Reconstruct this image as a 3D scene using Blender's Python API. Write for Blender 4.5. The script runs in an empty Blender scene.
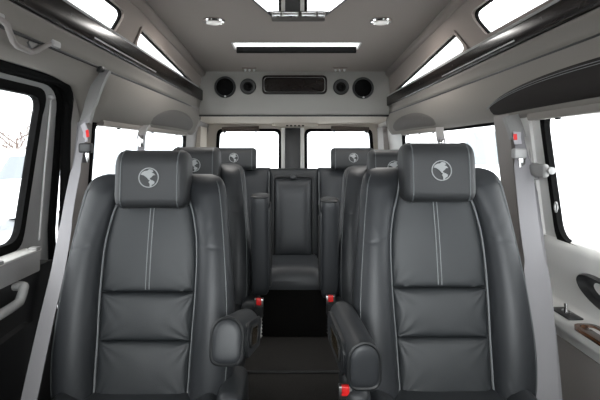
import bpy, bmesh, math, random
from mathutils import Vector, Matrix, noise
random.seed(4)
C = bpy.context.scene.collection
PI = math.pi
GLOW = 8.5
F, CX, CY, CAMZ = 480.0, 294.0, 149.0, 1.10

def P(px, py, Y):
    return Vector(((px-CX)/F*Y, Y, CAMZ-(py-CY)/F*Y))

# ------------------------------------------------------------------ materials
def principled(name, col, rough=.5, metal=0., spec=.5, bump=None, coat=0., sheen=0., var=None, trans=0.):
    m = bpy.data.materials.new(name); m.use_nodes = True
    nt = m.node_tree; b = nt.nodes['Principled BSDF']
    b.inputs['Base Color'].default_value = (*col, 1)
    b.inputs['Roughness'].default_value = rough
    b.inputs['Metallic'].default_value = metal
    b.inputs['Specular IOR Level'].default_value = spec
    b.inputs['Coat Weight'].default_value = coat
    b.inputs['Coat Roughness'].default_value = .08
    b.inputs['Sheen Weight'].default_value = sheen
    tc = nt.nodes.new('ShaderNodeTexCoord')
    if bump:
        prev = None
        for kind, scale, strength, dist in bump:
            if kind == 'noise':
                t = nt.nodes.new('ShaderNodeTexNoise'); t.inputs['Scale'].default_value = scale
                t.inputs['Detail'].default_value = 3; out = t.outputs['Fac']
            else:
                t = nt.nodes.new('ShaderNodeTexVoronoi'); t.inputs['Scale'].default_value = scale
                out = t.outputs['Distance']
            nt.links.new(tc.outputs['Object'], t.inputs['Vector'])
            bp = nt.nodes.new('ShaderNodeBump'); bp.inputs['Strength'].default_value = strength
            bp.inputs['Distance'].default_value = dist
            nt.links.new(out, bp.inputs['Height'])
            if prev: nt.links.new(prev.outputs['Normal'], bp.inputs['Normal'])
            prev = bp
        nt.links.new(prev.outputs['Normal'], b.inputs['Normal'])
    if var:
        scale, c2 = var
        t = nt.nodes.new('ShaderNodeTexNoise'); t.inputs['Scale'].default_value = scale; t.inputs['Detail'].default_value = 4
        nt.links.new(tc.outputs['Object'], t.inputs['Vector'])
        mx = nt.nodes.new('ShaderNodeMix'); mx.data_type = 'RGBA'
        mx.inputs['A'].default_value = (*col, 1); mx.inputs['B'].default_value = (*c2, 1)
        nt.links.new(t.outputs['Fac'], mx.inputs['Factor'])
        nt.links.new(mx.outputs['Result'], b.inputs['Base Color'])
    return m

def glass_mat(name, tint=(1, 1, 1), f=.5):
    m = bpy.data.materials.new(name); m.use_nodes = True
    nt = m.node_tree; nt.nodes.clear()
    o = nt.nodes.new('ShaderNodeOutputMaterial'); mix = nt.nodes.new('ShaderNodeMixShader')
    tr = nt.nodes.new('ShaderNodeBsdfTransparent'); gl = nt.nodes.new('ShaderNodeBsdfGlossy')
    fr = nt.nodes.new('ShaderNodeLayerWeight'); fr.inputs['Blend'].default_value = .12
    mu = nt.nodes.new('ShaderNodeMath'); mu.operation = 'MULTIPLY'; mu.inputs[1].default_value = .45
    nt.links.new(fr.outputs['Facing'], mu.inputs[0])
    tr.inputs['Color'].default_value = (*tint, 1); gl.inputs['Roughness'].default_value = .02
    nt.links.new(mu.outputs[0], mix.inputs[0]); nt.links.new(tr.outputs[0], mix.inputs[1])
    nt.links.new(gl.outputs[0], mix.inputs[2]); nt.links.new(mix.outputs[0], o.inputs[0])
    return m

def wood_mat(name, c1, c2, scale=3., coat=.6, rough=.18, spec=.35):
    m = principled(name, c1, rough, coat=coat, spec=spec)
    nt = m.node_tree; b = nt.nodes['Principled BSDF']
    tc = nt.nodes.new('ShaderNodeTexCoord'); mp = nt.nodes.new('ShaderNodeMapping')
    mp.inputs['Scale'].default_value = (8, 1.2, 14)
    t = nt.nodes.new('ShaderNodeTexNoise'); t.inputs['Scale'].default_value = scale; t.inputs['Detail'].default_value = 6
    t.inputs['Distortion'].default_value = 1.5
    r = nt.nodes.new('ShaderNodeValToRGB')
    r.color_ramp.elements[0].color = (*c1, 1); r.color_ramp.elements[1].color = (*c2, 1)
    r.color_ramp.elements[0].position = .4; r.color_ramp.elements[1].position = .65
    nt.links.new(tc.outputs['Object'], mp.inputs[0]); nt.links.new(mp.outputs[0], t.inputs[0])
    nt.links.new(t.outputs['Fac'], r.inputs[0]); nt.links.new(r.outputs[0], b.inputs['Base Color'])
    return m

M = {}
M['leather'] = principled('charcoal_leather', (.0235, .0255, .0285), .47, spec=.42,
                          bump=[('noise', 22, .10, .004), ('voronoi', 420, .22, .0006)])
M['leather_panel'] = principled('charcoal_leather_insert', (.022, .0245, .0268), .50, spec=.4,
                          bump=[('noise', 22, .08, .004), ('voronoi', 420, .22, .0006)])
M['leather_head'] = principled('charcoal_headrest', (.020, .0212, .0228), .55, bump=[('voronoi', 420, .3, .0006)])
M['leather_dark'] = principled('dark_leather', (.020, .022, .024), .45, bump=[('voronoi', 420, .2, .0006)])
M['piping'] = principled('grey_piping', (.14, .148, .152), .5)
M['black_piping'] = principled('black_piping', (.010, .011, .012), .5)
M['seam'] = principled('pale_seam', (.085, .092, .095), .5)
M['thread'] = principled('grey_thread', (.20, .21, .215), .6)
M['emblem'] = principled('silver_thread', (.30, .31, .31), .55, bump=[('noise', 600, .3, .0006)])
M['headliner'] = principled('taupe_headliner', (.235, .200, .180), .95, spec=.1, sheen=.15, bump=[('noise', 300, .12, .001)])
M['headliner_pale'] = principled('pale_headliner', (.50, .455, .40), .92, spec=.15, bump=[('noise', 300, .12, .001)])
M['headliner_grey'] = principled('grey_headliner', (.205, .188, .170), .93, spec=.12, sheen=.1, bump=[('noise', 300, .12, .001)])
M['bulkhead'] = principled('grey_bulkhead', (.30, .292, .275), .85, spec=.2, bump=[('noise', 200, .08, .001)])
M['brown_blind'] = principled('brown_blind', (.085, .065, .055), .8)
M['arch'] = principled('dark_arch_fabric', (.024, .021, .020), .8, spec=.12, bump=[('noise', 150, .2, .001)])
M['arch_pale'] = principled('taupe_arch_fabric', (.105, .096, .088), .85, bump=[('noise', 150, .2, .001)])
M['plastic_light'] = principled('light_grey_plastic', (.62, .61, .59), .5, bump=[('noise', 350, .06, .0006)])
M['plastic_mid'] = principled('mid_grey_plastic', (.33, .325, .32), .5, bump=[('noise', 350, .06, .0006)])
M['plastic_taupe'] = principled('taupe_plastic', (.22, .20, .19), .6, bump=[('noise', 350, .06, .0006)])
M['plastic_dark'] = principled('dark_plastic', (.014, .014, .0145), .45, bump=[('noise', 350, .1, .0006)])
M['matte_black'] = principled('matte_black', (.006, .006, .006), .9, spec=.05)
M['satin'] = principled('satin_highlight_metal', (.85, .85, .85), .32, metal=1.)
M['rubber'] = principled('black_rubber', (.010, .010, .010), .55)
M['gloss_black'] = wood_mat('black_glossy_wood', (.006, .005, .005), (.018, .013, .011), coat=.0, rough=.24, spec=.12)
M['walnut'] = wood_mat('walnut_gloss', (.03, .014, .007), (.14, .06, .025), 5)
M['bronze'] = principled('bronze_plate', (.10, .075, .045), .2, metal=.7)
M['chrome'] = principled('chrome', (.75, .75, .75), .12, metal=1.)
M['steel'] = principled('satin_steel', (.5, .5, .5), .3, metal=1.)
M['mirror'] = principled('smoked_mirror', (.62, .60, .58), .03, metal=1.)
M['black_glass'] = principled('black_glass', (.006, .006, .007), .06, coat=.5)
M['screen'] = wood_mat('smoked_panel', (.006, .005, .005), (.018, .014, .012), 2.5, coat=.2, rough=.2)  # streaks in the colour imitate wood reflected in the dark glass
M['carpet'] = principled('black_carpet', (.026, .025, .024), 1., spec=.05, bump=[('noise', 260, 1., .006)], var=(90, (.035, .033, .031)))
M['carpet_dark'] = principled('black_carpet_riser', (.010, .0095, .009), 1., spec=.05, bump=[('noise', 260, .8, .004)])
M['webbing'] = principled('grey_webbing', (.215, .208, .218), .7, bump=[('noise', 500, .25, .001)])
M['webbing_cover'] = principled('pale_grey_sleeve', (.25, .245, .24), .55)
M['red'] = principled('red_button', (.75, .02, .02), .35)
M['white'] = principled('white_label', (.42, .40, .43), .5)
M['glass'] = glass_mat('window_glass', (.97, .985, .98))
M['lens'] = principled('lamp_lens', (.75, .75, .73), .25, coat=.3)
_l = M['lens'].node_tree.nodes['Principled BSDF']
_l.inputs['Emission Color'].default_value = (1, .96, .9, 1); _l.inputs['Emission Strength'].default_value = .12
M['snow'] = principled('snow', (.85, .86, .88), .8, bump=[('noise', 2, .4, .1)])
M['bark'] = principled('bare_bark', (.13, .095, .08), .9)
M['car_white'] = principled('white_car_paint', (.85, .86, .87), .3, coat=.6)
M['car_silver'] = principled('pale_blue_car_paint', (.19, .22, .235), .3, coat=.6)
M['car_glass'] = principled('grey_car_glass', (.20, .22, .235), .2)
M['tyre'] = principled('tyre_rubber', (.02, .02, .02), .8)
M['led'] = bpy.data.materials.new('led_strip'); M['led'].use_nodes = True
_b = M['led'].node_tree.nodes['Principled BSDF']
_b.inputs['Base Color'].default_value = (.8, .85, .83, 1)
_b.inputs['Emission Color'].default_value = (.85, 1, .95, 1); _b.inputs['Emission Strength'].default_value = 1.3

# ------------------------------------------------------------------ object helpers
def tag(o, label=None, cat=None, group=None, kind=None):
    if label: o['label'] = label
    if cat: o['category'] = cat
    if group: o['group'] = group
    if kind: o['kind'] = kind
    return o

def empty(name, loc=(0, 0, 0), rz=0):
    o = bpy.data.objects.new(name, None); C.objects.link(o)
    o.location = loc; o.rotation_euler = (0, 0, rz); o.empty_display_size = .05
    return o

def link(name, bm, mat, parent=None, smooth=40, loc=(0, 0, 0)):
    bmesh.ops.recalc_face_normals(bm, faces=bm.faces)
    me = bpy.data.meshes.new(name); bm.to_mesh(me); bm.free()
    me.materials.append(mat)
    o = bpy.data.objects.new(name, me); C.objects.link(o)
    o.location = loc
    if parent is not None: o.parent = parent
    if smooth:
        me.polygons.foreach_set('use_smooth', [True]*len(me.polygons))
        if smooth < 180:
            me.set_sharp_from_angle(angle=math.radians(smooth))
    return o

def structure(name, bm, mat, parent=None, smooth=40):
    o = link(name, bm, mat, parent, smooth)
    if parent is None: o['kind'] = 'structure'
    return o

def interp(t, table):
    if t <= table[0][0]: return table[0][1]
    for (a, va), (b, vb) in zip(table, table[1:]):
        if t <= b: return va+(vb-va)*(t-a)/(b-a)
    return table[-1][1]

def sinterp(t, table):   # smooth
    if t <= table[0][0]: return table[0][1]
    n = len(table)
    for i in range(n-1):
        a, va = table[i]; b, vb = table[i+1]
        if t <= b:
            h = b-a; s = (t-a)/h
            m0 = (vb-table[i-1][1])/(b-table[i-1][0]) if i > 0 else (vb-va)/h
            m1 = (table[i+2][1]-va)/(table[i+2][0]-a) if i < n-2 else (vb-va)/h
            return ((2*s**3-3*s*s+1)*va+(s**3-2*s*s+s)*h*m0+(-2*s**3+3*s*s)*vb+(s**3-s*s)*h*m1)
    return table[-1][1]

def loft(bm, loops, cap=True, closed=True):
    rows = [[bm.verts.new(p) for p in L] for L in loops]
    n = len(rows[0])
    for a, b in zip(rows, rows[1:]):
        for i in range(n if closed else n-1):
            j = (i+1) % n
            bm.faces.new((a[i], a[j], b[j], b[i]))
    if cap:
        bm.faces.new(list(reversed(rows[0]))); bm.faces.new(rows[-1])
    return rows

def tube(bm, pts, r, n=8, closed=False):
    pts = [Vector(p) for p in pts]
    m = len(pts); loops = []
    for i, p in enumerate(pts):
        if closed: d = pts[(i+1) % m]-pts[i-1]
        else: d = pts[min(i+1, m-1)]-pts[max(i-1, 0)]
        d.normalize()
        up = Vector((0, 0, 1)) if abs(d.z) < .9 else Vector((1, 0, 0))
        a = d.cross(up).normalized(); b = d.cross(a).normalized()
        if i and loops:
            # keep frames consistent
            if a.dot(pa) < 0: a, b = -a, -b
        pa = a
        rr = r[i] if isinstance(r, (list, tuple)) else r
        loops.append([p+a*rr*math.cos(2*PI*k/n)+b*rr*math.sin(2*PI*k/n) for k in range(n)])
    if closed:
        loops.append(loops[0])
        rows = [[bm.verts.new(q) for q in L] for L in loops[:-1]]
        for i in range(m):
            A, B = rows[i], rows[(i+1) % m]
            for k in range(n):
                bm.faces.new((A[k], A[(k+1) % n], B[(k+1) % n], B[k]))
    else:
        loft(bm, loops)
    return bm

def rbox(bm, c, s, bev=.005, seg=2, rot=None):
    r = bmesh.ops.create_cube(bm, size=1.)
    vs = r['verts']
    bmesh.ops.scale(bm, vec=s, verts=vs)
    if bev:
        es = list({e for v in vs for e in v.link_edges})
        o = bmesh.ops.bevel(bm, geom=es, offset=bev, segments=seg, affect='EDGES', profile=.5)
        vs = list({v for f in o['faces'] for v in f.verts} | {v for v in vs if v.is_valid})
    if rot is not None: bmesh.ops.rotate(bm, cent=(0, 0, 0), matrix=rot, verts=vs)
    bmesh.ops.translate(bm, vec=c, verts=vs)
    return bm

def lathe(bm, prof, axis='z', n=32, c=(0, 0, 0), mat=None):
    """prof: (radius, height) pairs; axis along +z unless a matrix is given"""
    loops = []
    for r, h in prof:
        L = []
        for k in range(n):
            v = Vector((r*math.cos(2*PI*k/n), r*math.sin(2*PI*k/n), h))
            if mat is not None: v = mat @ v
            L.append(v+Vector(c))
        loops.append(L)
    loft(bm, loops)
    return bm

def rpoly(pts, r, n=6):
    """round the corners of a 2D polygon; r a number or one per corner"""
    out = []; m = len(pts)
    for i in range(m):
        p = Vector(pts[i]); a = Vector(pts[i-1])-p; b = Vector(pts[(i+1) % m])-p
        ri = r[i] if isinstance(r, (list, tuple)) else r
        la, lb = a.length, b.length
        a.normalize(); b.normalize()
        ang = a.angle(b); d = min(ri/math.tan(ang/2), .48*la, .48*lb)
        if ri <= 1e-5 or ang > 3.1:
            out.append(p); continue
        p0, p1 = p+a*d, p+b*d
        for k in range(n+1):
            t = k/n
            out.append((1-t)**2*p0+2*t*(1-t)*p+t*t*p1)
    return out

def offs(pts, d):
    """offset convex polygon outward by d"""
    m = len(pts); P2 = [Vector(p) for p in pts]
    area = sum(P2[i-1].x*P2[i].y-P2[i].x*P2[i-1].y for i in range(m))
    s = 1 if area > 0 else -1
    out = []
    for i in range(m):
        e0 = (P2[i]-P2[i-1]).normalized(); e1 = (P2[(i+1) % m]-P2[i]).normalized()
        n0 = Vector((e0.y, -e0.x))*s; n1 = Vector((e1.y, -e1.x))*s
        k = (n0+n1); k = k/k.length_squared*2
        out.append(P2[i]+k*d)
    return out

def sheet(bm, outer, holes, fmap, th, cuts=()):
    """a slab with holes: 2D polygons filled, cut along lines and mapped by fmap(u, v, t) with t 0..th"""
    b2 = bmesh.new(); es = []
    for loop in [outer]+list(holes):
        vs = [b2.verts.new((p[0], p[1], 0)) for p in loop]
        for i in range(len(vs)): es.append(b2.edges.new((vs[i-1], vs[i])))
    bmesh.ops.triangle_fill(b2, edges=es, use_beauty=True, use_dissolve=False)
    for co, no in cuts:
        bmesh.ops.bisect_plane(b2, geom=b2.verts[:]+b2.edges[:]+b2.faces[:], plane_co=(co[0], co[1], 0), plane_no=(no[0], no[1], 0))
    b2.verts.index_update()
    A = [bm.verts.new(fmap(v.co.x, v.co.y, 0)) for v in b2.verts]
    B = [bm.verts.new(fmap(v.co.x, v.co.y, th)) for v in b2.verts]
    for f in b2.faces:
        i = [v.index for v in f.verts]
        bm.faces.new([A[k] for k in i]); bm.faces.new([B[k] for k in reversed(i)])
    for e in b2.edges:
        if len(e.link_faces) == 1:
            i, j = e.verts[0].index, e.verts[1].index
            bm.faces.new((A[i], A[j], B[j], B[i]))
    b2.free()
    return bm

def ribbon(bm, pts, wdirs, width, th=.002):
    """flat strap through pts; wdirs: direction of its width at each point (or one)"""
    loops = []
    m = len(pts); pts = [Vector(p) for p in pts]
    for i, p in enumerate(pts):
        d = (pts[min(i+1, m-1)]-pts[max(i-1, 0)]).normalized()
        w = Vector(wdirs[i] if isinstance(wdirs, list) else wdirs)
        w = (w-d*w.dot(d)).normalized(); nrm = d.cross(w).normalized()
        ww = width[i] if isinstance(width, (list, tuple)) else width
        loops.append([p-w*ww/2-nrm*th/2, p+w*ww/2-nrm*th/2, p+w*ww/2+nrm*th/2, p-w*ww/2+nrm*th/2])
    loft(bm, loops)
    return bm

def smooth_path(pts, n=6):
    pts = [Vector(p) for p in pts]; out = []
    for i in range(len(pts)-1):
        p0 = pts[max(i-1, 0)]; p1 = pts[i]; p2 = pts[i+1]; p3 = pts[min(i+2, len(pts)-1)]
        for k in range(n):
            t = k/n
            out.append(.5*((2*p1)+(p2-p0)*t+(2*p0-5*p1+4*p2-p3)*t*t+(3*p1-p0-3*p2+p3)*t**3))
    out.append(pts[-1])
    return out

# ------------------------------------------------------------------ the shell of the van
def XR(z, Y):
    x = interp(z, [(0, .86), (.5, .90), (.8, .90), (1.22, .86), (1.30, .862), (1.415, .85)])
    return x*interp(Y, [(2.6, 1), (3.8, .93), (4.4, .90)])
def XL(z, Y):
    x = interp(z, [(0, .86), (.5, .88), (.8, .89), (1.22, .86), (1.355, .83), (1.415, .768)])
    return -x*interp(Y, [(2.6, 1), (3.8, .965), (4.4, .93)])
def wr(Y, z, t): return Vector((XR(z, Y)+t, Y, z))
def wl(Y, z, t): return Vector((XL(z, Y)-t, Y, z))
def ceil_z(Y): return interp(Y, [(0, 1.80), (2.25, 1.80), (3.8, 1.712)])
YF, YB, YR = -.40, 3.8, 4.4
ycuts = [((y, 0), (1, 0)) for y in (2.6, 3.2, 3.8)]
zcuts = [((0, z), (0, 1)) for z in (.5, .8, 1.22, 1.355)]

# floor
bm = bmesh.new(); rbox(bm, (0, 2.0, -.02), (1.86, 4.9, .04), 0)
structure('floor', bm, M['carpet'])
bm = bmesh.new(); rbox(bm, (0, 2.36, .004), (1.0, .022, .010), .003)
structure('trim_1', bm, M['plastic_dark'])

# ---- right wall
r_win1 = [(.75, .75), (1.63, .785), (1.665, 1.245), (.75, 1.245)]
r_win2 = [(1.97, .80), (3.62, .80), (3.58, 1.215), (1.99, 1.215)]
RW = rpoly(r_win1, .07); RW2 = rpoly(r_win2, [.06, .06, .05, .03])
bm = bmesh.new()
sheet(bm, [(YF, 0), (YR, 0), (YR, 1.42), (YF, 1.42)], [RW, RW2], wr, .012, ycuts+zcuts)
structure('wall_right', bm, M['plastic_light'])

# ---- left wall with its door opening
l_door = [(-.10, .06), (1.81, .06), (1.85, 1.352), (-.10, 1.352)]
l_win2 = [(2.06, .80), (3.72, .80), (3.68, 1.215), (2.06, 1.215)]
LD = rpoly(l_door, [.05, .05, .14, .05], 8); LW2 = rpoly(l_win2, [.06, .06, .05, .03])
bm = bmesh.new()
sheet(bm, [(YF, 0), (YR, 0), (YR, 1.42), (YF, 1.42)], [LD, LW2], wl, .012, ycuts+zcuts)
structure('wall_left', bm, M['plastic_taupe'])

def window(name, poly, rad, fmap, frame_w, holes_at=.006, label=None, frame_mat='matte_black', inset=-.006):
    root = empty(name); tag(root, label, 'window', kind='structure')
    bm = bmesh.new()
    sheet(bm, rpoly(offs(poly, .012), rad), [rpoly(offs(poly, -frame_w), rad)], lambda u, v, t: fmap(u, v, t+inset), .02, ycuts+zcuts)
    link('window_frame', bm, M[frame_mat], root)
    bm = bmesh.new()
    sheet(bm, rpoly(offs(poly, -frame_w+.004), rad), [], lambda u, v, t: fmap(u, v, t+holes_at), .004, ycuts+zcuts)
    link('pane', bm, M['glass'], root)
    return root

window('window_1', r_win1, .07, wr, .013)
window('window_2', r_win2, [.06, .06, .05, .03], wr, .012)
window('window_3', l_win2, [.06, .06, .05, .03], wl, .012)

# ---- left cargo door: panel, window, ledge, handle
door = empty('door_1'); tag(door, 'grey side cargo door with a window and a black lower panel', 'door', kind='structure')
def wd(Y, z, t):
    x = interp(z, [(0, .90), (.8, .93), (1.22, .905), (1.36, .875)])
    return Vector((-x-t, Y, z))
d_win = [(.80, .765), (1.62, .775), (1.712, 1.30), (.80, 1.30)]
bm = bmesh.new()
sheet(bm, rpoly(offs(l_door, .03), [.05, .05, .16, .05]), [rpoly(d_win, .07)], wd, .012, zcuts)
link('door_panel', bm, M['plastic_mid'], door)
bm = bmesh.new()   # rubber weatherstrip round the opening
pts = [wl(p[0], p[1], .012) for p in rpoly(offs(l_door, -.006), [.05, .05, .14, .05], 8)]
tube(bm, pts, .019, 8, True)
link('weatherstrip', bm, M['matte_black'], door)
bm = bmesh.new()
sheet(bm, rpoly(offs(l_door, .0), [.05, .05, .14, .05], 8), [rpoly(offs(l_door, -.022), [.05, .05, .14, .05], 8)], lambda u, v, t: wd(u, v, t-.02), .03, zcuts)
link('door_seal', bm, M['matte_black'], door)
bm = bmesh.new()
sheet(bm, rpoly(offs(d_win, .012), .07), [rpoly(offs(d_win, -.018), .06)], lambda u, v, t: wd(u, v, t-.010), .024, zcuts)
link('window_frame', bm, M['matte_black'], door)
bm = bmesh.new()
sheet(bm, rpoly(offs(d_win, -.012), .06), [], lambda u, v, t: wd(u, v, t+.0), .004, zcuts)
link('pane', bm, M['glass'], door)
bm = bmesh.new()   # silver rod beside the window
tube(bm, [(-.866, 1.715, 1.285), (-.882, 1.70, 1.03), (-.894, 1.685, .78)], .004, 8)
lathe(bm, [(.006, -.008), (.011, -.006), (.011, .006), (.006, .008)], n=12, c=(-.866, 1.715, 1.285))
link('latch_rod', bm, M['webbing_cover'], door)
bm = bmesh.new(); rbox(bm, (-.885, .77, .724), (.06, 1.70, .07), .006)
link('ledge', bm, M['plastic_mid'], door)
bm = bmesh.new(); rbox(bm, (-.885, .77, .761), (.062, 1.71, .008), .003)
link('ledge_cap', bm, M['plastic_light'], door)
for y in (1.605, 1.40):
    bm = bmesh.new(); rbox(bm, (-.868, y, .766), (.03, .03, .014), .005)
    link('latch_catch', bm, M['webbing_cover'], door)
bm = bmesh.new()
sheet(bm, rpoly([(.65, .10), (1.76, .10), (1.76, .70), (.65, .70)], .03), [], lambda u, v, t: wd(u, v, t-.05), .05)
link('lower_panel', bm, M['plastic_dark'], door)
bm = bmesh.new()
sheet(bm, rpoly([(.65, .12), (1.72, .12), (1.70, .46), (1.55, .545), (.65, .50)], .08), [], lambda u, v, t: wd(u, v, t-.075), .03)
link('map_pocket', bm, M['plastic_dark'], door)
bm = bmesh.new()
hp = smooth_path([(-.885, 1.50, .672), (-.848, 1.497, .672), (-.838, 1.488, .668), (-.836, 1.466, .640), (-.836, 1.44, .632), (-.836, 1.30, .628), (-.845, 1.08, .628), (-.885, 1.06, .628)], 5)
tube(bm, hp, .0145, 10)
link('pull_handle', bm, M['plastic_mid'], door)

# ---- right wall: pillar cover, lower panel, ledge, fittings
bm = bmesh.new()
sheet(bm, rpoly([(1.86, .58), (1.975, .58), (2.0, 1.25), (1.86, 1.25)], .01), [], lambda u, v, t: wr(u, v, t-.028), .03, zcuts)
structure('trim_2', bm, M['plastic_taupe'])
bm = bmesh.new()
sheet(bm, rpoly([(1.715, .79), (1.80, .79), (1.82, 1.25), (1.74, 1.25)], .01), [], lambda u, v, t: wr(u, v, t-.012), .014, zcuts)
structure('trim_3', bm, M['plastic_light'])
# padded panel with the ledge
prof = [(.93, .80), (.895, .795), (.882, .77), (.888, .70), (.893, .60), (.890, .590), (.875, .581), (.838, .579), (.828, .570), (.828, .54), (.850, .525), (.862, .40), (.865, .05), (.93, .05)]
bm = bmesh.new()
loft(bm, [[(x, y, z) for x, z in prof] for y in (YF, .5, .9, 1.3, 1.66, 1.69)]+[[(x if x > .9 else .9+(x-.9)*.6, 1.715, z) for x, z in prof]])
structure('trim_4', bm, M['plastic_light'], smooth=60)
bm = bmesh.new()
sheet(bm, rpoly([(.5, .10), (1.58, .10), (1.62, .50), (.5, .50)], .02), [], lambda u, v, t: Vector((.850+t, u, v)), .02)
structure('trim_5', bm, M['plastic_taupe'])  # darker plastic carries the shade under the ledge in its colour

def panel_thing(name, label, cat): 
    o = empty(name); return tag(o, label, cat)
sw = panel_thing('window_switch', 'small black switch plate with a chrome toggle on the pale right-hand ledge', 'switch')
sw.location = (.856, 1.51, .580)
bm = bmesh.new(); rbox(bm, (0, 0, .003), (.046, .11, .006), .002); link('switch_plate', bm, M['plastic_dark'], sw)
bm = bmesh.new()
tube(bm, [(0, 0, .005), (0, 0, .022), (0, .002, .034)], [.008, .005, .006], 10)
link('toggle', bm, M['chrome'], sw)
bm = bmesh.new()
tube(bm, [(0, .018, .007), (0, -.018, .007)], .005, 10)
link('toggle_collar', bm, M['steel'], sw)
cup = panel_thing('walnut_tray', 'glossy walnut tray set in the front of the pale right-hand ledge', 'tray')
cup.location = (.852, 1.27, .576)
bm = bmesh.new(); sheet(bm, rpoly([(-.04, -.16), (.03, -.16), (.03, .14), (-.04, .14)], .03), [rpoly([(-.028, -.148), (.018, -.148), (.018, .128), (-.028, .128)], .02)], lambda u, v, t: Vector((u, v, t)), .012)
link('rim', bm, M['walnut'], cup)
bm = bmesh.new(); sheet(bm, rpoly([(-.03, -.15), (.02, -.15), (.02, .13), (-.03, .13)], .02), [], lambda u, v, t: Vector((u, v, t)), .004)
link('tray_bottom', bm, M['black_glass'], cup)
dp = panel_thing('oval_recess_handle', 'black oval recessed grip in the pale panel below the right-hand window', 'grip')
dp.location = (.882, 1.36, .680)
bm = bmesh.new()
loops = []
for k, (s, d) in enumerate([(1, .008), (1, -.004), (.93, -.012), (.85, -.006), (.75, .004), (.3, .008)]):
    loops.append([(d, .13*s*math.cos(a), .042*s*math.sin(a)+.02*math.cos(a)*s) for a in [2*PI*i/28 for i in range(28)]])
loft(bm, loops); link('bezel', bm, M['plastic_dark'], dp)

# window latch on the right sliding window
wlatch = panel_thing('window_latch', 'grey pivoting latch on the rear edge of the right front side window', 'latch')
wlatch.location = (.862, 1.685, 1.02)
bm = bmesh.new(); rbox(bm, (.0, .045, 0), (.028, .045, .062), .008, 3); link('hinge_block', bm, M['plastic_mid'], wlatch)
bm = bmesh.new(); rbox(bm, (-.012, -.02, .006), (.022, .10, .046), .009, 3); link('lever', bm, M['webbing_cover'], wlatch)
bm = bmesh.new(); lathe(bm, [(.006, 0), (.012, .002), (.012, .018), (.006, .02)], n=16, c=(-.008, -.08, .008), mat=Matrix.Rotation(PI/2, 3, 'X')); link('knob', bm, M['plastic_mid'], wlatch)
ringo = panel_thing('clip_ring', 'small grey ring clip hanging at the rear edge of the right front window', 'clip')
bm = bmesh.new()
tube(bm, [Vector((.880, 1.612+.008*math.cos(a), .905+.016*math.sin(a))) for a in [2*PI*i/16 for i in range(16)]], .003, 6, True)
link('ring', bm, M['plastic_mid'], ringo)
bm = bmesh.new(); tube(bm, smooth_path([(.862, 1.76, 1.21), (.868, 1.745, 1.0), (.876, 1.72, .82)]), .006, 8)
structure('trim_6', bm, M['plastic_mid'])

# ---- ceiling, raised roof sides, rails
SKY = [(-.385, 2.97), (.415, 2.97), (.415, 3.125), (-.385, 3.125)]
def cm(u, v, t): return Vector((u, v, ceil_z(v)+t))
bm = bmesh.new()
sheet(bm, [(-.80, YF), (.84, YF), (.84, YB+.02), (-.80, YB+.02)], [rpoly(SKY, .015, 3)], cm, .025, [((0, 2.25), (0, 1))])
structure('ceiling', bm, M['headliner'])

def railL(Y): return (-.733, 1.562)
def railR(Y): x = interp(Y, [(1.2, .825), (3.8, .745)]); return (x, 1.1+.548*x)
def up_l(Y, z, t):
    x0, z0 = railL(Y); zc = ceil_z(Y); s = (z-z0)/(zc-z0)
    return Vector((x0-.012+.022*s-t, Y, z))
def up_r(Y, z, t):
    x0, z0 = railR(Y); zc = ceil_z(Y); s = (z-z0)/(zc-z0)
    xc = interp(Y, [(1.2, .765), (3.8, .744)])
    return Vector((x0+.012+(xc-x0-.012)*s+t, Y, z))
roofL1 = [(.9, 1.578), (1.97, 1.578), (2.08, 1.692), (.9, 1.692)]
roofL2 = [(2.22, 1.574), (3.55, 1.574), (3.45, 1.592), (2.30, 1.674)]
bm = bmesh.new()
sheet(bm, [(YF, 1.50), (YB+.02, 1.50), (YB+.02, ceil_z(YB)+.01), (2.25, 1.81), (YF, 1.81)], [rpoly(roofL1, .035), rpoly(roofL2, [.03, .004, .004, .03])], up_l, .012, [((2.25, 0), (1, 0)), ((3, 0), (1, 0))])
structure('wall_upper_left', bm, M['headliner'])
roofR1 = [(.9, 1.572), (1.99, 1.572), (2.12, 1.698), (.9, 1.698)]
roofR2 = [(2.20, 1.557), (3.62, 1.528), (3.56, 1.545), (2.32, 1.660)]
bm = bmesh.new()
sheet(bm, [(YF, 1.50), (YB+.02, 1.47), (YB+.02, ceil_z(YB)+.01), (2.25, 1.81), (YF, 1.81)], [rpoly(roofR1, .035), rpoly(roofR2, [.03, .004, .004, .03])], up_r, .012, [((2.25, 0), (1, 0)), ((3, 0), (1, 0))])
structure('wall_upper_right', bm, M['headliner'])
def roof_window(name, poly, rad, fmap):
    root = empty(name); tag(root, None, 'window', kind='structure')
    bm = bmesh.new()
    sheet(bm, rpoly(offs(poly, .014), rad), [rpoly(offs(poly, -.001), rad)], lambda u, v, t: fmap(u, v, t-.010), .016, [((2.25, 0), (1, 0)), ((3, 0), (1, 0))])
    link('bezel', bm, M['headliner'], root)
    bm = bmesh.new()
    sheet(bm, rpoly(offs(poly, .010), rad), [rpoly(offs(poly, -.007), rad)], lambda u, v, t: fmap(u, v, t+.002), .012, [((2.25, 0), (1, 0)), ((3, 0), (1, 0))])
    link('window_frame', bm, M['matte_black'], root)
    bm = bmesh.new()
    sheet(bm, rpoly(offs(poly, -.003), rad), [], lambda u, v, t: fmap(u, v, t+.009), .004, [((2.25, 0), (1, 0)), ((3, 0), (1, 0))])
    link('pane', bm, M['glass'], root)
roof_window('window_4', roofL1, .035, up_l)
roof_window('window_5', roofL2, [.03, .004, .004, .03], up_l)
roof_window('window_6', roofR1, .035, up_r)
roof_window('window_7', roofR2, [.03, .004, .004, .03], up_r)

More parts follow.
